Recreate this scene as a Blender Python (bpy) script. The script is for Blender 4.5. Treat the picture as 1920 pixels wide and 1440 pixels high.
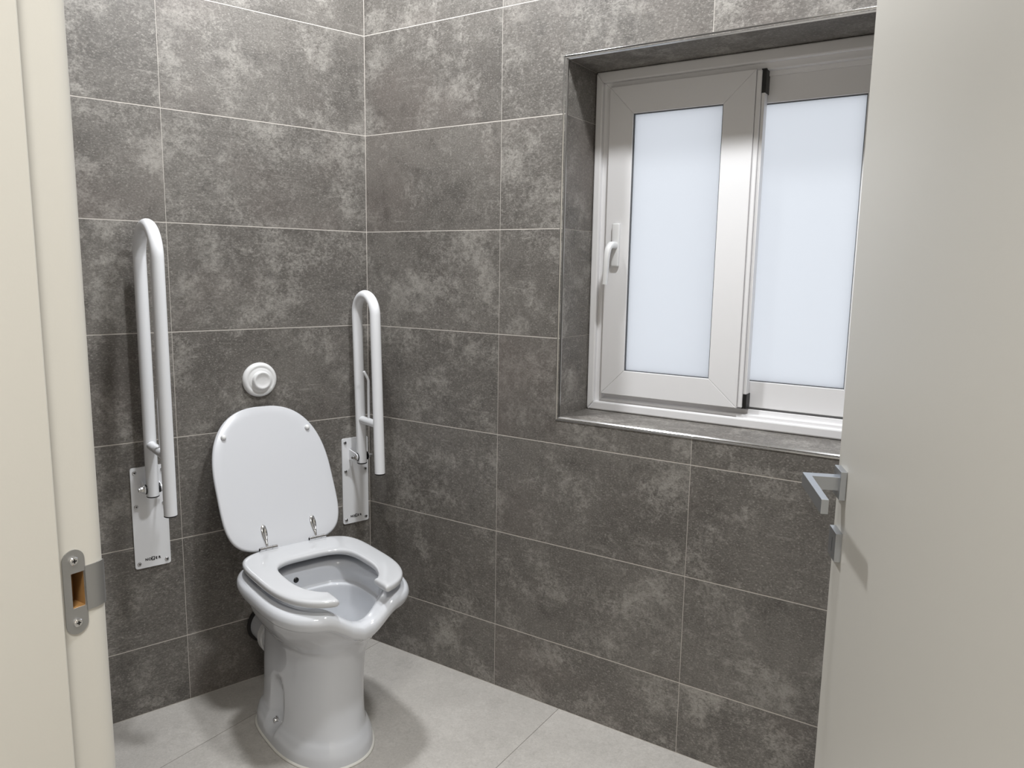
import bpy, bmesh, math, random
from mathutils import Vector, Matrix
for _o in list(bpy.data.objects): bpy.data.objects.remove(_o)
sc = bpy.context.scene
C = sc.collection
random.seed(7)

# ------------------------------------------------------------------ camera
YAW, PIT, ROL = 0.68799, -0.149576, 0.015742
fw = Vector((math.sin(YAW)*math.cos(PIT), math.cos(YAW)*math.cos(PIT), math.sin(PIT)))
rt = fw.cross(Vector((0, 0, 1))).normalized(); up = rt.cross(fw)
r2 = math.cos(ROL)*rt + math.sin(ROL)*up
u2 = -math.sin(ROL)*rt + math.cos(ROL)*up
cam = bpy.data.objects.new('camera', bpy.data.cameras.new('camera'))
C.objects.link(cam)
cam.matrix_world = Matrix(((r2.x, u2.x, -fw.x, -1.2251), (r2.y, u2.y, -fw.y, -2.24926),
                           (r2.z, u2.z, -fw.z, 1.29871), (0, 0, 0, 1)))
cam.data.sensor_width = 36.0
cam.data.lens = 1421.13/1920*36.0
cam.data.clip_start = 0.02
sc.camera = cam

# ------------------------------------------------------------------ light
world = bpy.data.worlds.new('world'); sc.world = world
world.use_nodes = True
bg = world.node_tree.nodes['Background']
bg.inputs[0].default_value = (0.965, 0.98, 1.0, 1)       # even overcast daylight behind the frosted panes
bg.inputs[1].default_value = 1.02
LAMP_A, LAMP_B, LAMP_HALL = 27.0, 26.5, 41.0
vs = sc.view_settings
vs.view_transform = 'Standard'; vs.look = 'None'; vs.gamma = 1.0; vs.use_curve_mapping = False
vs.exposure = 0.0

# ------------------------------------------------------------------ room frame
# back wall: plane y = 0, floor z = 0.  The window wall leaves the corner at an obtuse angle:
# everything on it is written as (w along wall, n outwards, z) and rotated by ROOM.
A = 0.306176
ROOM = -(math.pi/2 - A)
WD = Vector((math.sin(A), -math.cos(A), 0)); ND = Vector((math.cos(A), math.sin(A), 0))
def wn(w, n, z): return WD*w + ND*n + Vector((0, 0, z))
CEIL = 2.70
N_DOOR = -1.452          # room face of the door wall
W_END = 2.15             # wall behind the door leaf
K0, TH, TW = 0.20485, 0.302, 0.602

# ------------------------------------------------------------------ materials
def sr(r, g, b):
    f = lambda c: ((c/255+0.055)/1.055)**2.4 if c/255 > 0.04045 else c/255/12.92
    return (f(r), f(g), f(b), 1)
def mat(name, col, rough=0.5, metal=0.0, bump=0.0, bscale=200.0, coat=0.0, var=0.0, vscale=6.0):
    m = bpy.data.materials.new(name); m.use_nodes = True
    nt = m.node_tree; b = nt.nodes['Principled BSDF']
    b.inputs['Base Color'].default_value = col
    b.inputs['Roughness'].default_value = rough
    b.inputs['Metallic'].default_value = metal
    if coat: b.inputs['Coat Weight'].default_value = coat; b.inputs['Coat Roughness'].default_value = 0.04
    tc = nt.nodes.new('ShaderNodeTexCoord')
    if bump:
        n = nt.nodes.new('ShaderNodeTexNoise'); n.inputs['Scale'].default_value = bscale; n.inputs['Detail'].default_value = 4
        nt.links.new(tc.outputs['Object'], n.inputs['Vector'])
        bp = nt.nodes.new('ShaderNodeBump'); bp.inputs['Strength'].default_value = bump; bp.inputs['Distance'].default_value = 0.001
        nt.links.new(n.outputs['Fac'], bp.inputs['Height']); nt.links.new(bp.outputs['Normal'], b.inputs['Normal'])
    if var:
        n = nt.nodes.new('ShaderNodeTexNoise'); n.inputs['Scale'].default_value = vscale; n.inputs['Detail'].default_value = 5
        nt.links.new(tc.outputs['Object'], n.inputs['Vector'])
        mx = nt.nodes.new('ShaderNodeMix'); mx.data_type = 'RGBA'
        mx.inputs[6].default_value = [c*(1-var) for c in col[:3]]+[1]
        mx.inputs[7].default_value = [min(1, c*(1+var)) for c in col[:3]]+[1]
        nt.links.new(n.outputs['Fac'], mx.inputs[0]); nt.links.new(mx.outputs[2], b.inputs['Base Color'])
    return m

def tile_mat(name, dark, mid, light, rough, streak=9.0, blotch=3.2, speck=0.35, warm=None, per=0.0, con=1.0):
    """concrete-look porcelain: broad clouds, worn patches, horizontal scratches and fine pitting; a different cut for each tile"""
    m = bpy.data.materials.new(name); m.use_nodes = True
    nt = m.node_tree; N = nt.nodes.new; L = nt.links.new
    b = nt.nodes['Principled BSDF']
    tc = N('ShaderNodeTexCoord'); oi = N('ShaderNodeObjectInfo')
    ml = N('ShaderNodeVectorMath'); ml.operation = 'MULTIPLY_ADD'
    cx = N('ShaderNodeCombineXYZ')
    for k in range(3): L(oi.outputs['Random'], cx.inputs[k])
    L(cx.outputs[0], ml.inputs[0]); ml.inputs[1].default_value = (37, 53, 71); L(tc.outputs['Object'], ml.inputs[2])
    def noise(scale, detail, rough_, stretch=(1, 1, 1), dist=0.0):
        mp = N('ShaderNodeMapping'); mp.inputs['Scale'].default_value = stretch; L(ml.outputs[0], mp.inputs['Vector'])
        n = N('ShaderNodeTexNoise'); n.inputs['Scale'].default_value = scale; n.inputs['Detail'].default_value = detail
        n.inputs['Roughness'].default_value = rough_; n.inputs['Distortion'].default_value = dist
        L(mp.outputs[0], n.inputs['Vector']); return n.outputs['Fac']
    def mrange(v, a, c, lo=0.0, hi=1.0):
        r = N('ShaderNodeMapRange'); r.inputs[1].default_value = a; r.inputs[2].default_value = c
        r.inputs[3].default_value = lo; r.inputs[4].default_value = hi; L(v, r.inputs[0]); return r.outputs[0]
    def math_(op, a, c):
        q = N('ShaderNodeMath'); q.operation = op
        for i, v in enumerate((a, c)):
            if isinstance(v, (int, float)): q.inputs[i].default_value = v
            else: L(v, q.inputs[i])
        return q.outputs[0]
    def mix(fac, c1, c2):
        q = N('ShaderNodeMix'); q.data_type = 'RGBA'
        if isinstance(fac, (int, float)): q.inputs[0].default_value = fac
        else: L(fac, q.inputs[0])
        for i, v in ((6, c1), (7, c2)):
            if isinstance(v, tuple): q.inputs[i].default_value = v
            else: L(v, q.inputs[i])
        return q.outputs[2]
    cloud = noise(blotch, 6, 0.55)
    fine = noise(46, 9, 0.78, dist=0.6)
    grit = noise(95, 6, 0.85, (1, 1, 1.5), dist=0.5)
    st = noise(9, 6, 0.65, (1, 1, streak))
    pit = noise(300, 2, 0.5)
    sp2 = noise(170, 4, 0.7, (1, 1, 1.8), dist=0.4)
    mixn = math_('ADD', math_('MULTIPLY', cloud, 0.42), math_('MULTIPLY', fine, 0.33))
    base = mix(mrange(math_('ADD', mixn, math_('MULTIPLY', grit, 0.25)), 0.40, 0.60), dark, mid)
    # pale worn patches with gritty edges
    worn = math_('ADD', math_('MULTIPLY', noise(blotch*2.1, 5, 0.6), 0.42), math_('MULTIPLY', fine, 0.30))
    worn = math_('ADD', worn, math_('MULTIPLY', grit, 0.28))
    c = mix(math_('MULTIPLY', mrange(worn, 0.50, 0.595), 0.85*con), base, light)
    # dark scuffs
    sc_ = math_('ADD', math_('MULTIPLY', noise(blotch*3.3, 6, 0.65, dist=0.3), 0.52), math_('MULTIPLY', grit, 0.48))
    c = mix(math_('MULTIPLY', mrange(sc_, 0.525, 0.61), 0.70*con), c, tuple(v*0.62 for v in dark[:3])+(1,))
    # horizontal trowel scratches
    c = mix(math_('MULTIPLY', mrange(st, 0.60, 0.72), 0.45), c, light)
    c = mix(math_('MULTIPLY', mrange(st, 0.36, 0.27), 0.30), c, tuple(v*0.7 for v in dark[:3])+(1,))
    c = mix(math_('MULTIPLY', mrange(pit, 0.34, 0.26), speck), c, tuple(v*0.45 for v in dark[:3])+(1,))
    c = mix(math_('MULTIPLY', mrange(pit, 0.66, 0.74), speck), c, light)
    c = mix(math_('MULTIPLY', mrange(sp2, 0.45, 0.34), 0.55*con), c, tuple(v*0.5 for v in dark[:3])+(1,))
    c = mix(math_('MULTIPLY', mrange(sp2, 0.54, 0.68), 0.6*con), c, tuple(min(1, v*1.15) for v in light[:3])+(1,))
    if warm: c = mix(math_('MULTIPLY', mrange(noise(2.3, 3, 0.5), 0.55, 0.75), 0.35), c, warm)
    hs = N('ShaderNodeHueSaturation'); L(c, hs.inputs['Color'])
    L(mrange(oi.outputs['Random'], 0, 1, 1-per, 1+per), hs.inputs['Value'])
    L(hs.outputs[0], b.inputs['Base Color'])
    L(mrange(fine, 0.3, 0.7, rough-0.08, rough+0.1), b.inputs['Roughness'])
    b.inputs['Specular IOR Level'].default_value = 0.45
    bp = N('ShaderNodeBump'); bp.inputs['Strength'].default_value = 0.25; bp.inputs['Distance'].default_value = 0.001
    L(math_('ADD', fine, math_('MULTIPLY', grit, 0.6)), bp.inputs['Height']); L(bp.outputs['Normal'], b.inputs['Normal'])
    return m

M_TILE = tile_mat('wall_tile', sr(94, 90, 86), sr(119, 115, 110), sr(162, 158, 152), 0.46, warm=sr(114, 104, 99), per=0.05)
M_FLOOR = tile_mat('floor_tile', sr(176, 172, 167), sr(190, 186, 181), sr(206, 202, 197), 0.40, streak=3.0, blotch=2.4, speck=0.3, per=0.03, con=0.42)
M_GROUT = mat('grout', sr(204, 198, 191), 0.9, bump=0.3, bscale=600)
M_FGROUT = mat('floor_grout', sr(120, 116, 111), 0.9, bump=0.3, bscale=600)
M_PAINT = mat('white_paint', sr(226, 222, 216), 0.8, bump=0.08, bscale=300)
M_DOOR = mat('door_lacquer', sr(200, 197, 190), 0.38, bump=0.04, bscale=500)
M_CER = mat('glazed_ceramic', sr(208, 210, 215), 0.09, coat=0.35, var=0.01)
M_SEAT = mat('seat_lacquer', sr(200, 201, 204), 0.14, coat=0.3, var=0.01)
M_LID = mat('lid_lacquer', sr(205, 206, 210), 0.22, coat=0.1, var=0.01)
M_WMET = mat('white_powder_coat', sr(238, 239, 242), 0.25, coat=0.15, bump=0.03, bscale=900)
M_CHROME = mat('chrome', (0.78, 0.78, 0.79, 1), 0.10, 1.0, bump=0.02)
M_STEEL = mat('brushed_steel', (0.52, 0.52, 0.53, 1), 0.28, 1.0, bump=0.06, bscale=400)
M_TRIM = mat('polished_aluminium', (0.60, 0.60, 0.60, 1), 0.15, 1.0, bump=0.03)
M_SATIN = mat('satin_handle', (0.50, 0.52, 0.55, 1), 0.34, 1.0, bump=0.04, bscale=700)
M_STRIKE = mat('strike_steel', (0.42, 0.42, 0.42, 1), 0.42, 0.9, bump=0.05, bscale=700)
M_BLACK = mat('black_plastic', sr(22, 22, 23), 0.45, bump=0.05)
M_DARK = mat('dark_steel_screw', (0.10, 0.10, 0.10, 1), 0.35, 1.0, bump=0.05)
M_PVC = mat('white_window_profile', sr(237, 236, 237), 0.30, bump=0.02, bscale=500)
M_PLAST = mat('white_plastic', sr(232, 232, 232), 0.28, coat=0.1, var=0.01)
M_GASKET = mat('grey_gasket', sr(92, 94, 97), 0.6, bump=0.05)
M_WOOD = mat('raw_wood', sr(150, 112, 66), 0.7, bump=0.3, bscale=60, var=0.25, vscale=40)
M_SEAL = mat('white_sealant', sr(214, 212, 206), 0.5, bump=0.05)
M_RUBBER = mat('dark_rubber', sr(40, 38, 37), 0.7, bump=0.1)
M_INK = mat('black_print', sr(20, 20, 22), 0.5, var=0.05)
M_WATER = mat('water', (0.75, 0.79, 0.82, 1), 0.02, var=0.01)

# frosted white pane, lit from outdoors by the sky and from inside by the lamps
M_PANE = bpy.data.materials.new('frosted_pane'); M_PANE.use_nodes = True
_nt = M_PANE.node_tree; _b = _nt.nodes['Principled BSDF']
_b.inputs['Base Color'].default_value = (0.72, 0.74, 0.76, 1); _b.inputs['Roughness'].default_value = 0.35
_tr = _nt.nodes.new('ShaderNodeBsdfTranslucent'); _tr.inputs[0].default_value = (0.91, 0.93, 0.96, 1)
_nz = _nt.nodes.new('ShaderNodeTexNoise'); _nz.inputs['Scale'].default_value = 1.2
_rr = _nt.nodes.new('ShaderNodeMapRange'); _rr.inputs[3].default_value = 0.89; _rr.inputs[4].default_value = 0.91
_nt.links.new(_nz.outputs['Fac'], _rr.inputs[0])
_mx = _nt.nodes.new('ShaderNodeMixShader')
_nt.links.new(_rr.outputs[0], _mx.inputs[0])
_nt.links.new(_b.outputs[0], _mx.inputs[1]); _nt.links.new(_tr.outputs[0], _mx.inputs[2])
_nt.links.new(_mx.outputs[0], _nt.nodes['Material Output'].inputs[0])

M_LED = bpy.data.materials.new('led_diffuser'); M_LED.use_nodes = True
_e = _nt = M_LED.node_tree
_em = _nt.nodes.new('ShaderNodeEmission'); _em.inputs[0].default_value = (1, 0.95, 0.88, 1); _em.inputs[1].default_value = 6
_nt.links.new(_em.outputs[0], _nt.nodes['Material Output'].inputs[0])

# ------------------------------------------------------------------ mesh helpers
def obj(name, bm, m, parent=None, smooth=False, loc=None):
    me = bpy.data.meshes.new(name)
    if isinstance(bm, bmesh.types.BMesh):
        bmesh.ops.recalc_face_normals(bm, faces=bm.faces)
        bm.to_mesh(me); bm.free()
    else: me = bm
    if m and not me.materials: me.materials.append(m)
    if smooth:
        for f in me.polygons: f.use_smooth = True
    o = bpy.data.objects.new(name, me); C.objects.link(o)
    if parent: o.parent = parent
    if loc is not None: o.location = loc
    return o
def tag(o, label, cat, group=None, kind=None):
    o['label'] = label; o['category'] = cat
    if group: o['group'] = group
    if kind: o['kind'] = kind
    return o
def empty(name, loc=(0, 0, 0), rz=0.0):
    o = bpy.data.objects.new(name, None); C.objects.link(o)
    o.location = loc; o.rotation_euler = (0, 0, rz); o.empty_display_size = 0.05
    return o
def box(bm, x0, x1, y0, y1, z0, z1, bev=0.0, seg=2):
    t = bmesh.new()
    bmesh.ops.create_cube(t, size=1.0)
    for v in t.verts:
        v.co = Vector((x0+(v.co.x+.5)*(x1-x0), y0+(v.co.y+.5)*(y1-y0), z0+(v.co.z+.5)*(z1-z0)))
    if bev:
        bmesh.ops.bevel(t, geom=list(t.edges), offset=bev, segments=seg, affect='EDGES', profile=0.5)
    merge(bm, t)
    return bm
def merge(bm, t, M=None):
    vm = {}
    for v in t.verts: vm[v] = bm.verts.new(M @ v.co if M else v.co)
    for f in t.faces:
        try: nf = bm.faces.new([vm[v] for v in f.verts]); nf.smooth = f.smooth
        except ValueError: pass
    t.free()
def rings(bm, rs, cap0=True, cap1=True, closed=False):
    """loft closed rings of equal length"""
    vv = [[bm.verts.new(p) for p in r] for r in rs]
    n = len(vv[0]); m_ = len(vv)
    for i in range(m_ if closed else m_-1):
        a, b = vv[i], vv[(i+1) % m_]
        for j in range(n):
            f = bm.faces.new((a[j], a[(j+1) % n], b[(j+1) % n], b[j])); f.smooth = True
    if not closed:
        if cap0: bm.faces.new(vv[0][::-1])
        if cap1: bm.faces.new(vv[-1])
    return vv
def tube(bm, pts, r, seg=20, cap=True):
    pts = [Vector(p) for p in pts]; rs = []
    t0 = (pts[1]-pts[0]).normalized()
    a = t0.orthogonal().normalized()
    for i, p in enumerate(pts):
        t = (pts[min(i+1, len(pts)-1)]-pts[max(i-1, 0)]).normalized()
        a = (a - t*a.dot(t)).normalized(); b = t.cross(a)
        rr = r[i] if isinstance(r, (list, tuple)) else r
        rs.append([p + rr*(math.cos(2*math.pi*k/seg)*a + math.sin(2*math.pi*k/seg)*b) for k in range(seg)])
    rings(bm, rs, cap, cap)
def lathe(bm, prof, seg=32, M=None):
    """prof: (radius, height) about local z"""
    t = bmesh.new()
    rs = [[Vector((max(r, 1e-5)*math.cos(2*math.pi*k/seg), max(r, 1e-5)*math.sin(2*math.pi*k/seg), h)) for k in range(seg)] for r, h in prof]
    rings(t, rs)
    merge(bm, t, M)
def prism(bm, poly, d0, d1, axis='y'):
    """extrude a 2-D outline; axis is the direction of the extrusion"""
    def P(a, b, d): return {'y': (a, d, b), 'z': (a, b, d), 'x': (d, a, b)}[axis]
    v0 = [bm.verts.new(P(a, b, d0)) for a, b in poly]; v1 = [bm.verts.new(P(a, b, d1)) for a, b in poly]
    n = len(poly)
    bm.faces.new(v0[::-1]); bm.faces.new(v1)
    for i in range(n): bm.faces.new((v0[i], v0[(i+1) % n], v1[(i+1) % n], v1[i]))
def sharp(o, ang=35):
    """smooth shading with hard creases"""
    me = o.data
    b = bmesh.new(); b.from_mesh(me)
    for f in b.faces: f.smooth = True
    for e in b.edges:
        if len(e.link_faces) == 2 and e.calc_face_angle(0) > math.radians(ang): e.smooth = False
    b.to_mesh(me); b.free()
    return o
def clip(poly, a, b, c):
    """keep a*x+b*y <= c"""
    out = []
    for i in range(len(poly)):
        p, q = poly[i], poly[(i+1) % len(poly)]
        fp, fq = a*p[0]+b*p[1]-c, a*q[0]+b*q[1]-c
        if fp <= 0: out.append(p)
        if (fp < 0 < fq) or (fq < 0 < fp):
            t = fp/(fp-fq); out.append((p[0]+t*(q[0]-p[0]), p[1]+t*(q[1]-p[1])))
    return out

# ================================================================== STRUCTURE
# ---- window opening in the right wall (w, z)
OW0, OW1, OZ0, OZ1, REV = 0.731, 1.568, 0.884, 1.856, 0.19
G = 0.0015                 # half a grout joint
RECESS = 0.0004

# ---- floor -------------------------------------------------------
fl = empty('floor', (0, 0, 0), ROOM); fl['kind'] = 'structure'
tag(fl, 'pale grey concrete-look tiled floor under the toilet', 'floor', kind='structure')
tb = (-math.cos(A), math.sin(A))        # y = tb0*w + tb1*n
bm = bmesh.new()
poly = [(-1.6, -3.4), (3.4, -3.4), (3.4, 0.25), (-1.6, 0.25)]
poly = clip(poly, tb[0], tb[1], 0.08)
prism(bm, poly, -0.06, -RECESS, 'z')
obj('grout_bed', bm, M_FGROUT, fl)
FW = [-1.407, -0.685, 0.037, 0.759, 1.481, 2.203, 2.925]
FN = [-3.4, -2.62, -1.20, 0.22]
for i in range(len(FW)-1):
    for j in range(len(FN)-1):
        q = [(FW[i]+G*.6, FN[j]+G*.6), (FW[i+1]-G*.6, FN[j]+G*.6), (FW[i+1]-G*.6, FN[j+1]-G*.6), (FW[i]+G*.6, FN[j+1]-G*.6)]
        q = clip(q, tb[0], tb[1], 0.004)
        q = clip(q, 0, 1, 0.004)
        if len(q) < 3: continue
        cx_, cy_ = sum(p[0] for p in q)/len(q), sum(p[1] for p in q)/len(q)
        bm = bmesh.new(); prism(bm, [(a-cx_, b-cy_) for a, b in q], -0.006, 0.0, 'z')
        obj('floor_tile', bm, M_FLOOR, fl, loc=(cx_, cy_, 0))

# ---- tiled walls -------------------------------------------------
rows = [0.0] + [K0+TH*k for k in range(9) if K0+TH*k < CEIL-0.02] + [CEIL]
def tile_cells(cols, hole=None, GV=G):
    for j in range(len(rows)-1):
        for i in range(len(cols)-1):
            x0, x1, z0, z1 = cols[i]+GV, cols[i+1]-GV, rows[j]+G, rows[j+1]-G
            if j == 0: z0 = 0.0015
            if hole is None or x1 <= hole[0] or x0 >= hole[1] or z1 <= hole[2] or z0 >= hole[3]:
                yield (x0, x1, z0, z1), [(x0, x1, z0, z1)]
            else:
                rs = []
                if z0 < hole[2]: rs.append((x0, x1, z0, hole[2]))
                if z1 > hole[3]: rs.append((x0, x1, hole[3], z1))
                za, zb = max(z0, hole[2]), min(z1, hole[3])
                if x0 < hole[0]: rs.append((x0, hole[0], za, zb))
                if x1 > hole[1]: rs.append((hole[1], x1, za, zb))
                if rs: yield (x0, x1, z0, z1), rs
shared = {}
def put_tiles(parent, cols, front, back, hole=None, GV=G):
    for (x0, x1, z0, z1), rs in tile_cells(cols, hole, GV):
        cx_, cz_ = (x0+x1)/2, (z0+z1)/2
        key = (round(x1-x0, 4), round(z1-z0, 4), front, back) if len(rs) == 1 and rs[0] == (x0, x1, z0, z1) else None
        if key in shared and key: o = obj('wall_tile', shared[key], None, parent, loc=(cx_, 0, cz_)); continue
        bm = bmesh.new()
        for a, b, c, d in rs: box(bm, a-cx_, b-cx_, min(front, back), max(front, back), c-cz_, d-cz_)
        o = obj('wall_tile', bm, M_TILE, parent, loc=(cx_, 0, cz_))
        if key: shared[key] = o.data

wb = empty('wall_back'); tag(wb, 'grey tiled wall behind the toilet and grab rails', 'wall', kind='structure')
XL = -1.75
bm = bmesh.new(); box(bm, XL, 0.06, RECESS, 0.14, 0, CEIL); obj('grout_bed', bm, M_GROUT, wb)
put_tiles(wb, [XL, -0.616-TW, -0.616, -0.0005], 0.0, 0.006, GV=0.0007)

wr = empty('wall_right', (0, 0, 0), ROOM); tag(wr, 'grey tiled wall with the window in it', 'wall', kind='structure')
bm = bmesh.new()
e_ = 0.0006            # the lining tiles stand proud of the bed
for a, b, c, d in ((0, OW0-e_, 0, CEIL), (OW1+e_, 3.4, 0, CEIL), (OW0-e_, OW1+e_, 0, OZ0-e_), (OW0-e_, OW1+e_, OZ1+e_, CEIL)):
    box(bm, a, b, RECESS, 0.30, c, d)
obj('grout_bed', bm, M_GROUT, wr)
put_tiles(wr, [0.0005, 0.52543, 0.52543+TW, 0.52543+2*TW, W_END], 0.0, 0.006, (OW0, OW1, OZ0, OZ1), GV=0.00075)
# tiles lining the window opening
def rev_tile(x0, x1, y0, y1, z0, z1):
    bm = bmesh.new(); cx_, cy_, cz_ = (x0+x1)/2, (y0+y1)/2, (z0+z1)/2
    box(bm, x0-cx_, x1-cx_, y0-cy_, y1-cy_, z0-cz_, z1-cz_)
    obj('reveal_tile', bm, M_TILE, wr, loc=(cx_, cy_, cz_))
TT = 0.008
zz = [OZ0] + [r for r in rows if OZ0+0.02 < r < OZ1-0.02] + [OZ1]
for k in range(len(zz)-1):
    rev_tile(OW0-TT, OW0, 0.004, 0.26, zz[k]+G*.5, zz[k+1]-G*.5)
    rev_tile(OW1, OW1+TT, 0.004, 0.26, zz[k]+G*.5, zz[k+1]-G*.5)
ww = [OW0, 0.52543+TW, OW1]
for k in range(2):
    rev_tile(ww[k]+G*.4, ww[k+1]-G*.4, 0.004, 0.26, OZ1, OZ1+TT)
rev_tile(OW0, OW1, 0.004, 0.26, OZ0-TT, OZ0+0.002)

# metal edge profiles round the opening
def trim(name, label, a, b, horiz, sgn):
    """quarter-round strip along the edge of the opening"""
    t = 0.010; pr = [(0.0, 0.006), (0.0, 0.0)]
    arc = [(0.0025*math.cos(q), 0.0) for q in (0,)]
    n_ = 7
    cur = [(t*(1-math.cos(math.pi/2*i/n_)), -0.0022*math.sin(math.pi*i/n_)+0.0058*(1-math.cos(math.pi/2*i/n_))) for i in range(n_+1)]
    bm = bmesh.new()
    poly = [(c[0], c[1]) for c in cur] + [(t*0.9, 0.012), (0.0, 0.012)]
    rs = []
    for end in (0, 1):
        ring = []
        for d, nn in poly:
            off = d-0.007                      # d runs from the wall face edge into the opening
            if horiz: ring.append(Vector((a if end == 0 else b, nn-0.0006, sgn[0]+sgn[1]*off)))
            else: ring.append(Vector((sgn[0]+sgn[1]*off, nn-0.0006, a if end == 0 else b)))
        rs.append(ring)
    rings(bm, rs)
    for f in bm.faces: f.smooth = False
    o = obj(name, bm, M_TRIM); o.rotation_euler = (0, 0, ROOM)
    sharp(o, 50); tag(o, label, 'trim', kind='structure')
trim('trim_1', 'thin metal edge strip up the left side of the window opening', OZ0-0.007, OZ1+0.007, False, (OW0, 1))
trim('trim_2', 'thin metal edge strip along the top of the window opening', OW0-0.007, OW1+0.007, True, (OZ1, -1))
trim('trim_3', 'thin metal edge strip along the front of the window sill', OW0-0.007, OW1+0.007, True, (OZ0, 1))

# ---- door wall, end wall, ceiling, hall --------------------------
JW0, JW1 = 1.029, 1.935      # clear opening between the rebates
DH = 2.06
wl = None
bm = bmesh.new()
NB = N_DOOR-0.150
wback = 0.3160*N_DOOR
def quad_wall(bm, pts, z0, z1): prism(bm, pts, z0, z1, 'z')
quad_wall(bm, [(0.316*N_DOOR, N_DOOR), (JW0-0.028, N_DOOR), (JW0-0.028, NB), (0.316*NB, NB)], 0, CEIL)
quad_wall(bm, [(JW1+0.028, N_DOOR), (W_END+0.1, N_DOOR), (W_END+0.1, NB), (JW1+0.028, NB)], 0, CEIL)
quad_wall(bm, [(JW0-0.028, N_DOOR), (JW1+0.028, N_DOOR), (JW1+0.028, NB), (JW0-0.028, NB)], DH+0.03, CEIL)
o = obj('wall_left', bm, M_TILE); o.rotation_euler = (0, 0, ROOM)
tag(o, 'wall holding the doorway the picture is taken through', 'wall', kind='structure')
bm = bmesh.new(); box(bm, W_END, W_END+0.1, N_DOOR, 0.004, 0, CEIL)
o = obj('wall_front', bm, M_TILE); o.rotation_euler = (0, 0, ROOM)
tag(o, 'end wall of the room behind the open door', 'wall', kind='structure')
bm = bmesh.new(); prism(bm, clip([(-1.6, -3.5), (3.4, -3.5), (3.4, 0.3), (-1.6, 0.3)], tb[0], tb[1], 0.14), CEIL, CEIL+0.1, 'z')
o = obj('ceiling', bm, M_PAINT); o.rotation_euler = (0, 0, ROOM)
tag(o, 'plain white ceiling over room and hall', 'ceiling', kind='structure')
bm = bmesh.new()
box(bm, -1.0, 3.3, -3.35, -3.25, 0, CEIL); box(bm, -0.75, -0.65, -3.25, NB, 0, CEIL); box(bm, 3.2, 3.3, -3.25, NB, 0, CEIL)
box(bm, W_END+0.1, 3.3, NB-0.0, NB+0.1, 0, CEIL); box(bm, -0.75, 0.316*NB, NB-0.0, NB+0.1, 0, CEIL)
o = obj('wall_hall', bm, M_PAINT); o.rotation_euler = (0, 0, ROOM)
tag(o, 'white painted hall walls behind the camera', 'wall', kind='structure')

# ---- door frame --------------------------------------------------
RB0 = -1.502                 # start of the rebate (edge of the stop)
SZ0, SZ1, SN0, SN1 = 0.9600, 0.9965, -1.4885, -1.4755   # hole behind the strike plate
fr = empty('door_frame', (0, 0, 0), ROOM)
tag(fr, 'cream white door frame at the left edge with a latch plate', 'door frame', kind='structure')
def jamb(name, w0, s):
    bm = bmesh.new()
    def bx(a, b, c, d, e, f): box(bm, min(a, b), max(a, b), c, d, e, f)
    # rebate strip, built round the latch hole on the latch side
    r0, r1 = RB0, N_DOOR-0.018
    back = w0-s*0.028
    if s > 0:
        bx(w0, back, r0, r1, 0, SZ0); bx(w0, back, r0, r1, SZ1, DH+0.03)
        bx(w0, back, r0, SN0, SZ0, SZ1); bx(w0, back, SN1, r1, SZ0, SZ1)
    else: bx(w0, back, r0, r1, 0, DH+0.03)
    # rounded room-side edge
    pl = [(w0, r1)] + [(w0-s*0.011*(1-math.cos(q)), r1+0.018*math.sin(q)) for q in [math.pi/2*i/8 for i in range(1, 9)]] + [(back, N_DOOR), (back, r1)]
    prism(bm, pl, 0, DH+0.03, 'z')
    o = obj(name, bm, M_DOOR, fr); sharp(o, 40)
    bm = bmesh.new(); box(bm, min(back, w0+s*0.012), max(back, w0+s*0.012), NB-0.006, RB0-0.0004, 0, DH+0.03, 0.0015)
    obj('door_stop', bm, M_DOOR, fr)
    bm = bmesh.new(); box(bm, min(back-s*0.065, w0+s*0.004), max(back-s*0.065, w0+s*0.004), NB-0.018, NB-0.0062, 0, DH+0.09, 0.003)
    obj('architrave', bm, M_DOOR, fr)
jamb('jamb', JW0, 1); jamb('jamb', JW1, -1)
bm = bmesh.new(); box(bm, JW0, JW1, RB0, N_DOOR, DH, DH+0.03); obj('head', bm, M_DOOR, fr)
bm = bmesh.new(); box(bm, JW0+0.012, JW1-0.012, NB, RB0-0.0004, DH-0.012, DH+0.03); obj('door_stop', bm, M_DOOR, fr)
bm = bmesh.new(); box(bm, JW0-0.026, JW0-0.022, SN0-0.002, SN1+0.002, SZ0-0.002, SZ1+0.002)
for b6 in ((SN0, SN0+0.0006, SZ0, SZ1), (SN1-0.0006, SN1, SZ0, SZ1), (SN0, SN1, SZ0, SZ0+0.0006), (SN0, SN1, SZ1-0.0006, SZ1)):
    box(bm, JW0-0.024, JW0-0.0005, *b6)
obj('latch_recess', bm, M_WOOD, fr)

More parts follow.
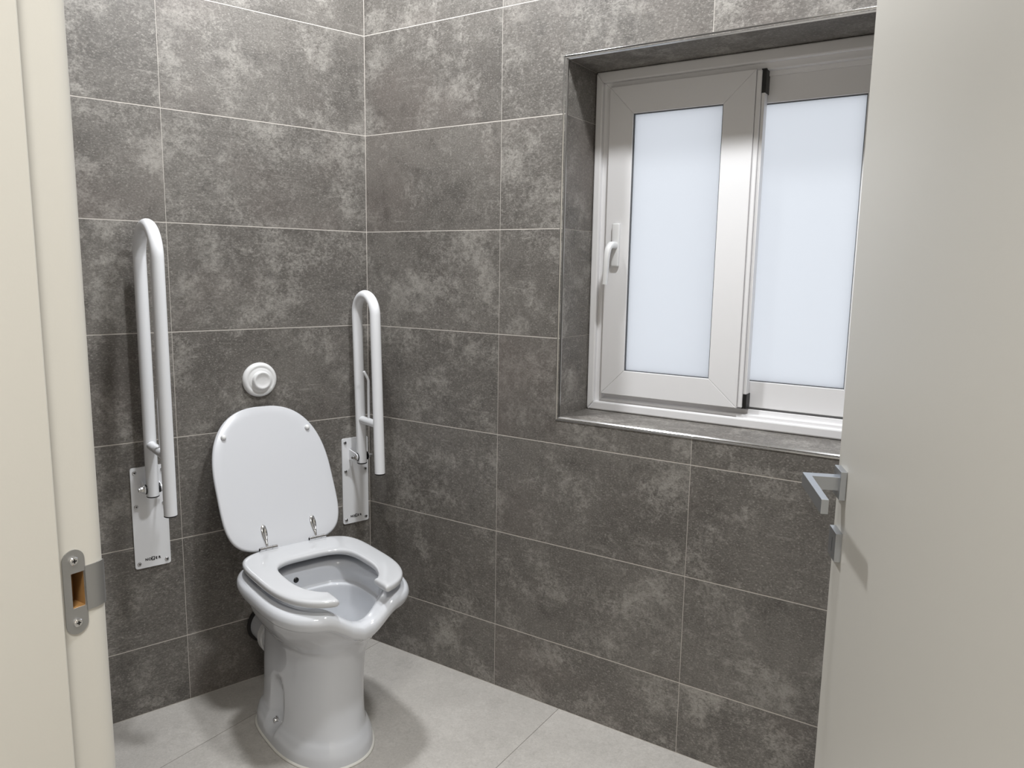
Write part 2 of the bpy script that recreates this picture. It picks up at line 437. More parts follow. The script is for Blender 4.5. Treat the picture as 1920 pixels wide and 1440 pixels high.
# strike plate with its lip (a thing of its own screwed to the jamb)
sp = empty('strike_plate', (0, 0, 0), ROOM)
tag(sp, 'grey steel latch strike plate screwed to the door frame', 'strike plate')
bm = bmesh.new()
pn0, pn1, pz0, pz1 = -1.4960, -1.4745, 0.9335, 1.0205
pc = (pn0+pn1)/2; pr_ = (pn1-pn0)/2
outer = []
for i in range(13): q = math.pi*i/12; outer.append((pc+pr_*math.cos(q), pz1-pr_+pr_*math.sin(q)))
for i in range(13): q = math.pi+math.pi*i/12; outer.append((pc+pr_*math.cos(q), pz0+pr_+pr_*math.sin(q)))
ic = [(SN1, SZ1), (SN0, SZ1), (SN0, SZ0), (SN1, SZ0)]
for w_ in (0.0014,):
    # plate = outline minus hole, cut as bands
    zs = SZ0, SZ1
    top = [(p[0], p[1]) for p in outer[:13]]
    prism(bm, [(pn1, SZ1)] + top + [(pn0, SZ1)], JW0+0.0002, JW0+w_, 'x')
    bot = outer[13:]
    prism(bm, [(pn0, SZ0)] + bot + [(pn1, SZ0)], JW0+0.0002, JW0+w_, 'x')
    prism(bm, [(pn0, SZ0), (SN0, SZ0), (SN0, SZ1), (pn0, SZ1)], JW0+0.0002, JW0+w_, 'x')
    prism(bm, [(SN1, SZ0), (pn1, SZ0), (pn1, SZ1), (SN1, SZ1)], JW0+0.0002, JW0+w_, 'x')
obj('plate', bm, M_STRIKE, sp)
bm = bmesh.new()     # lip curving over the rounded edge
lz0, lz1 = 0.9545, 1.0005
prof = [(JW0+0.0014, pn1-0.001)] + [(JW0+0.0014-0.011*(1-math.cos(q)), N_DOOR-0.018+0.0192*math.sin(q)) for q in [math.pi/2*i/8*0.86 for i in range(0, 9)]]
rs = []
nP = len(prof)
for i, (a, b) in enumerate(prof):
    sh = 0.004*max(0, (i-(nP-3))/2.0)**2
    rs.append([Vector((a, b, lz0+sh)), Vector((a, b, lz1-sh)), Vector((a-0.0012, b-0.0006, lz1-sh)), Vector((a-0.0012, b-0.0006, lz0+sh))])
rings(bm, rs)
sharp(obj('lip', bm, M_STRIKE, sp), 45)
for z_ in (1.0095, 0.9455):
    bm = bmesh.new()
    lathe(bm, [(0.0001, 0.0), (0.0042, 0.0), (0.0042, 0.0018), (0.0034, 0.0026), (0.0001, 0.0026)], 20, Matrix.Translation((JW0+0.0012, pc, z_)) @ Matrix.Rotation(math.pi/2, 4, 'Y'))
    s_ = sharp(obj('screw', bm, M_CHROME, sp))
    bm = bmesh.new()
    for rot in (0, 1):
        a, b = (0.0021, 0.0006) if rot else (0.0006, 0.0021)
        box(bm, JW0+0.0034, JW0+0.0040, pc-a, pc+a, z_-b, z_+b)
    obj('cross_slot', bm, M_BLACK, s_)

# ---- door leaf ---------------------------------------------------
DD = math.radians(112.0)
dv = Vector((math.cos(DD), math.sin(DD), 0))          # hinge -> latch, in (w, n)
mv = Vector((-math.sin(DD), math.cos(DD), 0))         # normal of the visible face
if mv.x > 0: mv = -mv
RX, RY, RZ = 1.586, -0.608, 0.98                      # handle axis on the visible face
door = empty('door_1', tuple(wn(RX, RY, 0)), ROOM + DD)   # local x runs to the latch edge, local +y is the visible side
tag(door, 'open cream white door with a square lever handle on the right', 'door', kind='structure')
bm = bmesh.new(); box(bm, -0.868, 0.037, -0.044, 0, 0.008, DH-0.004, 0.0012)
obj('leaf', bm, M_DOOR, door)
ros = bmesh.new(); box(ros, -0.0225, 0.0225, 0, 0.0095, RZ-0.0225, RZ+0.0225, 0.0008)
ro = obj('rose', ros, M_SATIN, door)
bm = bmesh.new()
# lever: square neck, then a flat bar running back towards the hinge
prism(bm, [(-0.010, 0.0088), (0.010, 0.0088), (0.010, 0.059), (-0.138, 0.059), (-0.138, 0.049), (-0.010, 0.049)], RZ-0.0105, RZ+0.0105, 'z')
bmesh.ops.bevel(bm, geom=list(bm.edges), offset=0.0006, segments=2, affect='EDGES', profile=0.5)
obj('lever', bm, M_SATIN, door)
KZ = RZ-0.0985
bm = bmesh.new()
for a, b, c, d in ((-0.0225, -0.0018, -0.0225, 0.0225), (0.0018, 0.0225, -0.0225, 0.0225), (-0.0018, 0.0018, 0.010, 0.0225), (-0.0018, 0.0018, -0.0225, -0.013)):
    box(bm, a, b, 0, 0.0095, KZ+c, KZ+d)
es = obj('key_escutcheon', bm, M_SATIN, door)
bm = bmesh.new(); box(bm, -0.003, 0.003, 0.0002, 0.003, KZ-0.015, KZ+0.012); obj('keyhole', bm, M_BLACK, es)
for z_ in (0.25, 1.05, 1.82):
    bm = bmesh.new(); tube(bm, [(-0.872, -0.050, z_-0.05), (-0.872, -0.050, z_+0.05)], 0.007, 16)
    sharp(obj('hinge', bm, M_SATIN, door))

# ---- window ------------------------------------------------------
win = empty('window_1', (0, 0, 0), ROOM)
tag(win, 'white framed sliding window with two frosted panes', 'window', kind='structure')
def member(bm, a, b, inner_a, inner_b, n0, n1, bev=0.0012):
    """mitred bar: outer edge a-b, inner edge inner_a-inner_b in (w,z)"""
    t = bmesh.new()
    prism(t, [a, b, inner_b, inner_a], n0, n1, 'y')
    if bev: bmesh.ops.bevel(t, geom=list(t.edges), offset=bev, segments=2, affect='EDGES', profile=0.5)
    merge(bm, t)
def ring_frame(x0, x1, z0, z1, wl_, wr_, wb_, wt_, n0, n1, bev=0.0012, gap=0.0002):
    bm = bmesh.new()
    a, b, c, d = (x0, z0), (x1, z0), (x1, z1), (x0, z1)
    e, f, g, h = (x0+wl_, z0+wb_), (x1-wr_, z0+wb_), (x1-wr_, z1-wt_), (x0+wl_, z1-wt_)
    member(bm, a, b, e, f, n0, n1, bev); member(bm, b, c, f, g, n0, n1, bev)
    member(bm, c, d, g, h, n0, n1, bev); member(bm, d, a, h, e, n0, n1, bev)
    return bm
FX0, FX1, FZ0, FZ1 = OW0+0.002, OW1-0.002, OZ0+0.003, OZ1-0.001
obj('frame', ring_frame(FX0, FX1, FZ0, FZ1, 0.022, 0.022, 0.026, 0.030, 0.172, 0.250, 0.004), M_PVC, win)
obj('frame_track', ring_frame(FX0+0.02, FX1-0.02, FZ0+0.005, FZ1-0.026, 0.022, 0.022, 0.030, 0.020, 0.186, 0.250, 0.002), M_PVC, win)
obj('daylight_stop', ring_frame(FX0, FX1, FZ0, FZ1, 0.062, 0.062, 0.072, 0.062, 0.248, 0.262, 0.001), M_PVC, win)  # unseen ring added behind the sashes to stop daylight leaking through the gaps
bm = bmesh.new(); box(bm, FX0+0.03, FX1-0.03, 0.206, 0.211, FZ0+0.03, FZ0+0.047, 0.0015); box(bm, FX0+0.03, FX1-0.03, 0.206, 0.211, FZ1-0.058, FZ1-0.044, 0.0015)
obj('slide_rail', bm, M_PVC, win)
def sash(x0, x1, z0, z1, n0, n1, sw, swr, sb, st_, label):
    s_ = obj('sash', ring_frame(x0, x1, z0, z1, sw, swr, sb, st_, n0, n1, 0.0015), M_PVC, win)
    s_['label'] = label
    obj('gasket', ring_frame(x0+sw-0.001, x1-swr+0.001, z0+sb-0.001, z1-st_+0.001, 0.0032, 0.0032, 0.0032, 0.0032, n0+0.004, n0+0.012, 0), M_GASKET, s_)
    bm = bmesh.new(); box(bm, x0+sw-0.008, x1-swr+0.008, n0+0.010, n0+0.016, z0+sb-0.008, z1-st_+0.008)
    obj('pane', bm, M_PANE, s_)
    return s_
s1 = sash(0.779, 1.186, 0.939, 1.810, 0.170, 0.204, 0.073, 0.081, 0.073, 0.077, 'nearer sliding sash with the handle')
s2 = sash(1.112, 1.516, 0.939, 1.812, 0.212, 0.246, 0.070, 0.072, 0.071, 0.080, 'farther sliding sash behind the first')
bm = bmesh.new(); box(bm, 1.1865, 1.199, 0.174, 0.206, 0.941, 1.808, 0.002); obj('meeting_stile', bm, M_PVC, s1)
bm = bmesh.new(); box(bm, 1.1995, 1.2075, 0.180, 0.2065, 0.944, 1.806, 0.001); obj('interlock', bm, M_PVC, s1)
bm = bmesh.new(); box(bm, 1.196, 1.209, 0.179, 0.213, 1.752, 1.811, 0.001); obj('end_block', bm, M_BLACK, s1)
bm = bmesh.new(); box(bm, 1.196, 1.209, 0.179, 0.213, 0.938, 0.978, 0.001); obj('end_block', bm, M_BLACK, s1)
# handle
hx = 0.815
hb = bmesh.new()
t = bmesh.new(); box(t, hx-0.0115, hx+0.0115, 0.158, 0.170, 1.312, 1.434, 0.004, 3); merge(hb, t)
hd = obj('handle_plate', hb, M_PLAST, s1); sharp(hd, 50)
bm = bmesh.new()
path = [(hx, 0.160, 1.372), (hx, 0.146, 1.373), (hx-0.0005, 0.136, 1.3725), (hx-0.0015, 0.128, 1.369), (hx-0.003, 0.1225, 1.361), (hx-0.004, 0.120, 1.35), (hx-0.0055, 0.1195, 1.335), (hx-0.007, 0.1205, 1.31), (hx-0.009, 0.122, 1.285), (hx-0.0105, 0.123, 1.262)]
rs = []
for i, q in enumerate(path):
    q = Vector(q); tng = (Vector(path[min(i+1, len(path)-1)])-Vector(path[max(i-1, 0)])).normalized()
    a = Vector((1, 0, 0)); a = (a-tng*a.dot(tng)).normalized(); b = tng.cross(a)
    ra, rb = (0.0098, 0.0098) if i < 3 else (0.0098-0.00012*i*i*0.3, 0.0072)
    rs.append([q+a*ra*math.copysign(abs(math.cos(v))**0.7, math.cos(v))+b*rb*math.copysign(abs(math.sin(v))**0.7, math.sin(v)) for v in [2*math.pi*k/20 for k in range(20)]])
rings(bm, rs); sharp(obj('handle_grip', bm, M_PLAST, hd), 55)

# ================================================================== OBJECTS
# ---- toilet ------------------------------------------------------
TX = -0.370
toi = empty('toilet', (TX, 0, 0))
tag(toi, 'white ceramic floor-standing toilet with open-front seat and raised lid', 'toilet')
def sup(c, n): return math.copysign(abs(c)**(2.0/n), c)
SEG = 144
def egg(z, hw, yf, yb, nf=2.15, nb=2.8, dx=0.0, split=0.47):
    yc = yb-(yb-yf)*split
    out = []
    for k in range(SEG):
        th = 2*math.pi*k/SEG; c, s = math.cos(th), math.sin(th)
        n_ = nb if s > 0 else nf
        out.append(Vector((dx+hw*sup(c, n_), yc+((yb-yc) if s > 0 else (yc-yf))*sup(s, n_), z)))
    return out
def sm(a, b, v):
    t_ = max(0.0, min(1.0, (v-a)/(b-a))); return t_*t_*(3-2*t_)
lev = [  # z, half width, front y, back y, nf, nb, x shift
    (0.000, .130, -.580, -.180, 2.2, 3.6, -.012), (0.004, .132, -.582, -.178, 2.2, 3.6, -.012), (0.030, .130, -.579, -.179, 2.2, 3.6, -.012),
    (0.052, .122, -.570, -.182, 2.2, 3.6, -.012), (0.070, .111, -.560, -.184, 2.3, 3.6, -.011), (0.110, .106, -.554, -.182, 2.4, 3.6, -.010),
    (0.180, .104, -.552, -.178, 2.4, 3.6, -.008), (0.250, .104, -.555, -.176, 2.4, 3.4, -.005), (0.290, .109, -.562, -.178, 2.3, 3.2, -.003),
    (0.310, .121, -.570, -.182, 2.2, 3.0, -.001), (0.335, .141, -.583, -.184, 2.2, 2.9, 0), (0.365, .158, -.599, -.184, 2.3, 2.9, 0),
    (0.395, .169, -.612, -.186, 2.5, 3.2, 0), (0.409, .173, -.618, -.186, 2.6, 3.4, 0), (0.415, .181, -.627, -.186, 3.3, 3.6, 0),
    (0.424, .190, -.637, -.185, 3.3, 3.6, 0), (0.440, .195, -.642, -.184, 3.3, 3.6, 0), (0.453, .192, -.639, -.185, 3.3, 3.6, 0),
    (0.460, .185, -.631, -.190, 3.3, 3.6, 0), (0.4625, .172, -.618, -.202, 3.3, 3.4, 0), (0.461, .156, -.602, -.25, 2.6, 3.2, 0),
    (0.456, .145, -.592, -.285, 2.5, 3.2, 0), (0.447, .138, -.586, -.296, 2.4, 3.2, 0), (0.425, .135, -.582, -.300, 2.4, 3.2, 0),
    (0.404, .134, -.580, -.302, 2.4, 3.2, 0), (0.398, .132, -.578, -.304, 2.4, 3.2, 0), (0.395, .125, -.571, -.314, 2.4, 3.2, 0),
    (0.391, .122, -.570, -.318, 2.4, 3.0, 0), (0.365, .120, -.566, -.320, 2.4, 2.9, 0), (0.335, .115, -.560, -.321, 2.4, 2.8, 0),
    (0.305, .103, -.549, -.322, 2.3, 2.8, 0), (0.270, .095, -.541, -.322, 2.3, 2.8, -.003), (0.210, .092, -.538, -.322, 2.3, 2.8, -.006),
    (0.165, .086, -.530, -.326, 2.2, 2.6, -.007), (0.135, .070, -.510, -.338, 2.1, 2.4, -.007), (0.120, .045, -.480, -.362, 2.0, 2.0, -.007), (0.116, .014, -.440, -.400, 2.0, 2.0, -.007)]
def catmull(P, sub):
    out = []
    for i in range(len(P)-1):
        p0, p1, p2, p3 = P[max(i-1, 0)], P[i], P[i+1], P[min(i+2, len(P)-1)]
        for s in range(sub):
            t = s/sub
            # monotone-ish: centripetal weights would be overkill, halve the tangents
            out.append(tuple(0.5*((2*b)+(-a+c)*t*0.9+(2*a-5*b+4*c-d)*t*t+(-a+3*b-3*c+d)*t*t*t) if False else
                             (lambda m1, m2: (2*t**3-3*t**2+1)*b+(t**3-2*t**2+t)*m1+(-2*t**3+3*t**2)*c+(t**3-t**2)*m2)(0.4*(c-a), 0.4*(d-b))
                             for a, b, c, d in zip(p0, p1, p2, p3)))
    out.append(P[-1]); return out
def dip(p):
    """spout-like dip of the rim at the open front"""
    f = sm(-0.49, -0.575, p.y)*(0.5+0.5*math.cos(math.pi*min(1.0, abs(p.x-0.006)/0.104)))
    k = sm(0.320, 0.430, p.z)
    p.z -= 0.050*f*k
    p.y -= 0.004*f*k
    return p
bm = bmesh.new(); rs = []
for L_ in catmull(lev, 4):
    ring = [dip(p) for p in egg(*L_)]
    if 0.02 < L_[0] < 0.24 and L_[1] > 0.1:
        for p in ring:     # oval fixing pockets in both flanks
            q = ((p.y+0.352)/0.036)**2+((p.z-0.098)/0.075)**2
            if q < 1.35 and abs(p.x) > 0.05: p.x -= math.copysign(0.020*sm(1.35, 0.45, q), p.x)
    rs.append(ring)
rings(bm, rs)
body = obj('bowl', bm, M_CER, toi, smooth=True)
bm = bmesh.new()
rings(bm, [egg(0.175, .088, -.533, -.325, 2.2, 2.6, -.006), egg(0.1755, .086, -.530, -.328, 2.2, 2.6, -.006)])
obj('water', bm, M_WATER, body)
bm = bmesh.new(); lathe(bm, [(0.0001, 0.0), (0.0078, 0.0), (0.0078, 0.0018), (0.0001, 0.0018)], 20, Matrix.Translation((-0.030, -0.2998, 0.424)) @ Matrix.Rotation(math.pi/2, 4, 'X'))
obj('jet_hole', bm, M_BLACK, body)
# fixing bolts and sealant
for s in (-1, 1):
    bm = bmesh.new()
    lathe(bm, [(0.0001, 0), (0.0115, 0), (0.0115, 0.003), (0.0085, 0.0045), (0.0078, 0.010), (0.006, 0.0125), (0.0001, 0.013)], 20,
          Matrix.Translation((-0.012+s*0.1005, -0.343, 0.052)) @ Matrix.Rotation(s*math.pi/2, 4, 'Y'))
    sharp(obj('fixing_bolt', bm, M_CHROME, toi), 40)
bm = bmesh.new()
o_, i_ = egg(0.0, .137, -.588, -.173, 2.2, 3.6, -.012), egg(0.006, .131, -.581, -.179, 2.2, 3.6, -.012)
rings(bm, [egg(0.0, .126, -.572, -.185, 2.2, 3.6, -.012), o_, egg(0.003, .136, -.587, -.174, 2.2, 3.6, -.012), i_, egg(0.006, .126, -.572, -.185, 2.2, 3.6, -.012)], cap0=False, cap1=False)
obj('sealant_bead', bm, M_SEAL, toi, smooth=True)

# seat outline shared with the lid: h along hinge -> front
SL, SHW = 0.443, 0.1775
def seat_out(th, L_=SL, hw=SHW, lo=4.27, hi=2.8):
    """th = 0 right side, pi/2 front, -pi/2 hinge edge; returns (x, h)"""
    c, s = math.cos(th), math.sin(th)
    hc = 0.46*L_
    n_ = hi if s > 0 else lo
    return hw*sup(c, n_), hc+((L_-hc) if s > 0 else hc)*sup(s, n_)
SZT = 0.4785            # underside of the seat
SY0 = -0.206           # hinge edge of the seat
# open-front ring seat: sweep a rounded section between outer and inner curve
def curve_pts(fn, t0, t1, n_): return [fn(t0+(t1-t0)*i/n_) for i in range(n_+1)]
def in_fn(th):
    c, s = math.cos(th), math.sin(th)
    hc = 0.25
    n_ = 2.15 if s > 0 else 3.8
    return 0.113*sup(c, n_), hc+(0.151 if s > 0 else 0.137)*sup(s, n_)
def th_at(fn, x):      # front angle at which the curve reaches x
    a, b = 0.0, math.pi/2
    for _ in range(50):
        m_ = (a+b)/2
        if fn(m_)[0] > x: a = m_
        else: b = m_
    return a
GAP = 0.074
to, ti = th_at(seat_out, GAP), th_at(in_fn, GAP)
NS = 120
def arc_even(fn, t0, t1, n_):
    fine = [Vector(fn(t0+(t1-t0)*i/2000)) for i in range(2001)]
    d = [0.0]
    for i in range(2000): d.append(d[-1]+(fine[i+1]-fine[i]).length)
    out = []; j = 0
    for k in range(n_+1):
        tg = d[-1]*k/n_
        while j < 1999 and d[j+1] < tg: j += 1
        out.append(fine[j])
    return out
O_ = arc_even(seat_out, to, -(math.pi+to), NS); I_ = arc_even(in_fn, ti, -(math.pi+ti), NS)
bm = bmesh.new(); rs = []; TSEAT = 0.022
def section(o2, i2, k=1.0, push=Vector((0, 0)), kz=1.0):
    c2 = (o2+i2)/2; d2 = (o2-i2)/2
    out = []
    for q in range(28):
        a = 2*math.pi*q/28
        u_, v_ = sup(math.cos(a), 5.5), sup(math.sin(a), 3.2)
        p2 = c2+d2*u_*k+push
        out.append(Vector((p2.x, SY0-p2.y, SZT+TSEAT/2+TSEAT/2*v_*kz)))
    return out
tip = 0.010
for e, (i0, sx) in enumerate(((0, 1), (NS, -1))):
    pass
for s in range(5, 0, -1):
    a = math.pi/2*s/5; rs.append(section(O_[0], I_[0], 1-0.10*(1-math.cos(a))*1.0, Vector((-tip*math.sin(a), 0)), max(0.25, math.cos(a)**0.6) if s < 5 else 0.25))
for k in range(NS+1): rs.append(section(O_[k], I_[k]))
for s in range(1, 6):
    a = math.pi/2*s/5; rs.append(section(O_[-1], I_[-1], 1-0.10*(1-math.cos(a)), Vector((tip*math.sin(a), 0)), max(0.25, math.cos(a)**0.6) if s < 5 else 0.25))
rings(bm, rs)
seat = obj('seat', bm, M_SEAT, toi, smooth=True)
for x_, y_ in ((-.152, -.36), (.152, -.36)):
    bm = bmesh.new(); lathe(bm, [(0.0001, 0.459), (0.009, 0.459), (0.010, 0.463), (0.010, SZT+0.003), (0.0001, SZT+0.003)], 20, Matrix.Translation((x_, y_, 0)))
    sharp(obj('buffer', bm, M_PLAST, seat), 40)
# lid, leaning back against the wall
LT = 0.016
lid = empty('lid', (-0.006, -0.209, 0.502)); lid.parent = toi
tilt = math.atan(0.51)
lid.rotation_euler = (-tilt, 0, 0)      # local z runs up the lid, local -y faces the room
def lid_ring(inset, y):
    out = []
    for k in range(SEG):
        x, h = seat_out(2*math.pi*k/SEG, 0.432-2*inset, 0.177-inset, 4.45, 2.48)
        out.append(Vector((x, y, h+inset-0.009)))
    return out
bm = bmesh.new()
rings(bm, [lid_ring(0.03, 0.0), lid_ring(0.006, 0.0), lid_ring(0.003, 0.0008), lid_ring(0.0008, 0.003), lid_ring(0, 0.0065),
           lid_ring(0.001, LT-0.004), lid_ring(0.005, LT-0.001), lid_ring(0.012, LT), lid_ring(0.03, LT)])
obj('lid_panel', bm, M_LID, lid, smooth=True)
for s in (-1, 1):
    bm = bmesh.new()
    lathe(bm, [(0.0001, -0.001), (0.0078, -0.001), (0.0078, 0.003), (0.0066, 0.0075), (0.004, 0.0092), (0.0001, 0.0096)], 24,
          Matrix.Translation((s*0.1285, 0, 0.338)) @ Matrix.Rotation(math.pi/2, 4, 'X'))
    sharp(obj('bumper', bm, M_PLAST, lid), 60)
    # chrome hinge strap: teardrop leaf on the lid
    bm = bmesh.new(); outl = []
    for k in range(40):
        a = 2*math.pi*k/40
        v = math.sin(a); h = 0.0305+0.0365*v
        wdt = 0.0042+0.0062*sm(0.005, 0.055, h)
        outl.append((wdt*math.copysign(abs(math.cos(a))**0.8, math.cos(a)), h))
    def rg(sc_, y): return [Vector((0.006+s*0.0745+a*sc_, y, 0.034+(b-0.034)*(sc_ if sc_ < 1 else 1))) for a, b in outl]
    rings(bm, [rg(1, 0.0005), rg(1, -0.0025), rg(0.82, -0.0045), rg(0.62, -0.0048), rg(0.5, -0.0030), rg(0.2, -0.0028)])
    sharp(obj('hinge_strap', bm, M_CHROME, lid), 50)
for s in (-1, 1):
    bm = bmesh.new()
    y_, z_ = -0.2190, 0.5040
    for a, b in ((-0.026, -0.010), (-0.0085, 0.0085), (0.010, 0.026)):
        tube(bm, [(s*0.0745+a, y_, z_), (s*0.0745+a+0.001, y_, z_), (s*0.0745+b-0.001, y_, z_), (s*0.0745+b, y_, z_)], [0.0052, 0.0065, 0.0065, 0.0052], 20)
    tube(bm, [(s*0.0745-0.026, y_, z_), (s*0.0745+0.026, y_, z_)], 0.0045, 16)
    tube(bm, [(s*0.0745, y_, z_), (s*0.0745, y_+0.006, 0.455)], 0.006, 16)
    sharp(obj('hinge', bm, M_CHROME, toi), 40)

# ---- waste pipe --------------------------------------------------
RX90 = Matrix.Rotation(math.pi/2, 4, 'X')     # local z -> -y
bm = bmesh.new(); lathe(bm, [(0.050, 0.004), (0.054, 0.004), (0.054, 0.110), (0.054, 0.177), (0.048, 0.177)], 40, RX90)
wp = sharp(obj('waste_pipe', bm, M_CER, toi), 40); wp.location = (-0.006, 0, 0.176)
bm = bmesh.new(); lathe(bm, [(0.0535, 0.085), (0.059, 0.085), (0.063, 0.089), (0.063, 0.112), (0.059, 0.116), (0.0535, 0.116)], 40, RX90)
sharp(obj('collar', bm, M_PLAST, wp), 40)
bm = bmesh.new(); lathe(bm, [(0.0535, 0.001), (0.062, 0.001), (0.063, 0.003), (0.060, 0.008), (0.057, 0.011), (0.0535, 0.011)], 40, RX90)
sharp(obj('wall_sleeve', bm, M_RUBBER, wp), 40)

# ---- flush button ------------------------------------------------
fb = empty('flush_button', (-0.372, 0, 0.957))
tag(fb, 'round white push flush button on the wall above the lid', 'flush button')
bm = bmesh.new(); lathe(bm, [(0.0001, 0.0002), (0.052, 0.0002), (0.0525, 0.003), (0.0515, 0.008), (0.048, 0.013), (0.044, 0.0148), (0.041, 0.0148), (0.039, 0.0138), (0.037, 0.0138), (0.0345, 0.0150), (0.031, 0.0158), (0.0001, 0.0158)], 56, RX90)
sharp(obj('housing', bm, M_PLAST, fb), 60)
bm = bmesh.new(); lathe(bm, [(0.0001, 0.013), (0.0275, 0.013), (0.0275, 0.027), (0.0265, 0.0298), (0.0245, 0.031), (0.0215, 0.0308), (0.0190, 0.0292), (0.012, 0.0280), (0.0001, 0.0276)], 48, RX90)
sharp(obj('push_knob', bm, M_PLAST, fb), 60)

# ---- folding grab rails ------------------------------------------
def screw_head(parent, x, z, y, r=0.0056):
    bm = bmesh.new()
    lathe(bm, [(0.0001, 0), (r, 0), (r, 0.0012), (r*0.8, 0.0026), (r*0.45, 0.003), (0.0001, 0.003)], 18, Matrix.Translation((x, y, z)) @ RX90)
    s_ = sharp(obj('screw', bm, M_STEEL, parent), 40)
    bm = bmesh.new()
    for a, b in ((0.0026, 0.0008), (0.0008, 0.0026)): box(bm, x-a, x+a, y-0.0034, y-0.0026, z-b, z+b)
    obj('cross_slot', bm, M_BLACK, s_)
def text_mesh(body_, size, bold=0.0):
    cu = bpy.data.curves.new('lettering', 'FONT'); cu.body = body_; cu.size = size; cu.offset = bold
    cu.extrude = 0.0002; cu.align_x = 'CENTER'; cu.space_character = 1.25
    o = bpy.data.objects.new('lettering', cu); C.objects.link(o)
    dg = bpy.context.evaluated_depsgraph_get()
    me = bpy.data.meshes.new_from_object(o.evaluated_get(dg)); bpy.data.objects.remove(o)
    return me
def grab_rail(label, X, y1, y2, ztop, zin, zout, holder_dir, lean, rod_y, rod_h):
    r = empty('grab_rail', (X, 0, 0))
    tag(r, label, 'grab rail', 'folding grab rails beside the toilet')
    PW, Z0, Z1, PT = 0.0475, 0.443, 0.737, 0.005
    bm = bmesh.new(); t = bmesh.new(); box(t, -PW, PW, -PT, -0.0004, Z0, Z1)
    vert = [e for e in t.edges if abs(e.verts[0].co.y-e.verts[1].co.y) > 0.001]
    bmesh.ops.bevel(t, geom=vert, offset=0.007, segments=4, affect='EDGES', profile=0.5); merge(bm, t)
    plate = sharp(obj('mounting_plate', bm, M_WMET, r), 40)
    for x_ in (-1, 1):
        for z_ in (Z0+0.014, Z0+0.182, Z1-0.014): screw_head(plate, x_*(PW-0.011), z_, -PT)
    # lettering: N O [F] E R, the F reversed out of a black square
    cw, zt, s_ = 0.0086, Z0+0.0205, 0.0098
    for ch, i in (('N', -2), ('O', -1), ('F', 0), ('E', 1), ('R', 2)):
        me = text_mesh(ch, s_, 0.0004)
        o = obj('lettering', me, M_WMET if ch == 'F' else M_INK, plate)
        o.location = (i*cw, -PT-(0.0011 if ch == 'F' else 0.0004), zt); o.rotation_euler = (math.pi/2, 0, 0)
    bm = bmesh.new(); box(bm, -0.0043, 0.0043, -PT-0.0008, -PT+0.0005, zt-0.0018, zt+0.0088); obj('lettering', bm, M_INK, plate)
    # bracket ears and pivot bolt
    zp = zin+0.020; yp = y1
    for s in (-1, 1):
        bm = bmesh.new(); pl = [(-0.003, zp+0.018), (yp, zp+0.012)]
        pl += [(yp-0.012*math.sin(q), zp+0.012*math.cos(q)) for q in [math.pi*i/10 for i in range(1, 11)]] + [(-0.003, zp-0.018)]
        prism(bm, pl, s*0.0195, s*0.0225, 'x')
        sharp(obj('bracket_ear', bm, M_WMET, r), 40)
        bm = bmesh.new(); Mx = Matrix.Translation((s*0.0222, yp, zp)) @ Matrix.Rotation(s*math.pi/2, 4, 'Y')
        lathe(bm, [(0.0001, 0), (0.0105, 0), (0.0105, 0.002), (0.0075, 0.0022), (0.0075, 0.009), (0.005, 0.0095), (0.005, 0.014), (0.003, 0.0155), (0.0001, 0.0155)], 6 if s < 0 else 20, Mx)
        sharp(obj('pivot_bolt', bm, M_CHROME if s < 0 else M_STEEL, r), 30)
        bm = bmesh.new(); lathe(bm, [(0.0001, 0), (0.0135, 0), (0.0135, 0.0028), (0.0001, 0.0028)], 24, Matrix.Translation((s*0.0165, yp, zp)) @ Matrix.Rotation(s*math.pi/2, 4, 'Y'))
        sharp(obj('bushing', bm, M_BLACK, r), 40)
    # U-shaped tube: down leg at the wall, down leg towards the room
    R = 0.0165; rad = (y1-y2)/2
    pts = [(0, y1, zin), (0, y1, zin+0.01)]
    zt_ = ztop-R-rad
    pts += [(0, y1, zin+(zt_-zin)*k/8) for k in range(1, 8)]
    pts += [(0, y1-rad+rad*math.cos(math.pi*k/24), zt_+rad*math.sin(math.pi*k/24)) for k in range(25)]
    pts += [(0, y2, zt_+(zout-zt_)*k/8) for k in range(1, 9)]
    pts = [(0, q[1]+lean*(q[2]-zin), q[2]) for q in pts]
    bm = bmesh.new(); tube(bm, pts, R, 28); tb_ = sharp(obj('bent_tube', bm, M_WMET, r), 40)
    for y_, z_ in ((y1, zin), (y2, zout)):
        bm = bmesh.new(); lathe(bm, [(0.0001, -0.004), (0.0145, -0.004), (0.0166, -0.0025), (0.0166, 0.0), (0.0001, 0.0005)], 28, Matrix.Translation((0, y_+lean*(z_-zin), z_)))
        sharp(obj('end_cap', bm, M_BLACK, tb_), 40)
    zc = 0.806
    lx = 0.0; ly = lean*(zc-zin)
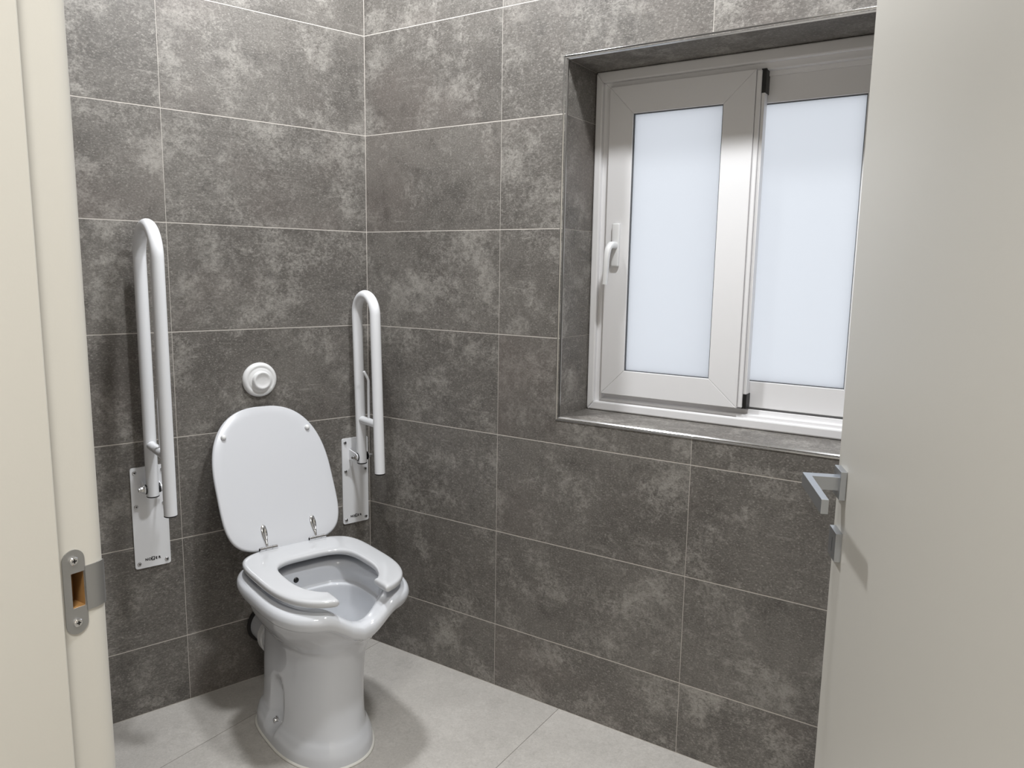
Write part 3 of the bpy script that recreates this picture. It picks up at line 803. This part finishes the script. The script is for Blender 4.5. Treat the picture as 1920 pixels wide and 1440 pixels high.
    bm = bmesh.new(); tube(bm, [(lx, y1+ly, zc), (lx, y2+ly, zc)], 0.0125, 22); obj('crossbar', bm, M_WMET, r, smooth=False); 
    # thin bent toilet roll rod on the crossbar
    ym = rod_y
    hz = [(lx, ym, zc), (lx, ym, zc+rod_h-0.030), (lx+holder_dir*0.003, ym, zc+rod_h-0.022), (lx+holder_dir*0.009, ym+0.002, zc+rod_h-0.010), (lx+holder_dir*0.014, ym+0.003, zc+rod_h)]
    bm = bmesh.new(); tube(bm, hz, 0.0042, 14); sharp(obj('paper_roll_rod', bm, M_WMET, r), 40)
    for o in r.children:
        if o.name.startswith('crossbar'): sharp(o, 40)
    return r
grab_rail('taller white folded-up grab rail left of the toilet', -0.699, -0.043, -0.211, 1.414, 0.662, 0.650, 0.6, 0.0, -0.148, 0.165)
grab_rail('shorter white folded-up grab rail in the corner right of the toilet', -0.056, -0.052, -0.170, 1.228, 0.662, 0.650, -1, 0.04, -0.102, 0.165)

# ---- lamps -------------------------------------------------------
def downlight(label, w, n, power, col, rad=0.085):
    p_ = wn(w, n, CEIL)
    d = empty('ceiling_downlight', tuple(p_)); tag(d, label, 'ceiling light', 'round ceiling downlights')
    bm = bmesh.new(); lathe(bm, [(rad, -0.002), (rad+0.018, -0.002), (rad+0.02, -0.006), (rad+0.016, -0.012), (rad, -0.010)], 40)
    sharp(obj('trim_ring', bm, M_PLAST, d), 40)
    bm = bmesh.new(); lathe(bm, [(0.0001, -0.001), (rad, -0.001), (rad, -0.006), (0.0001, -0.006)], 40)
    obj('diffuser', bm, M_LED, d)
    li = bpy.data.lights.new('downlight', 'AREA'); li.shape = 'DISK'; li.size = rad*2; li.energy = power; li.color = col
    o = bpy.data.objects.new('lamp_light', li); C.objects.link(o); o.parent = d; o.location = (0, 0, -0.014)
downlight('round downlight in the ceiling above the toilet', 0.315, -0.561, LAMP_A, (0.965, 0.985, 1.0))
downlight('round downlight in the ceiling near the window', 1.40, -0.62, LAMP_B, (0.965, 0.985, 1.0))
downlight('round downlight in the hall ceiling outside the door', 1.85, -2.10, LAMP_HALL, (1.0, 0.98, 0.92), 0.24)
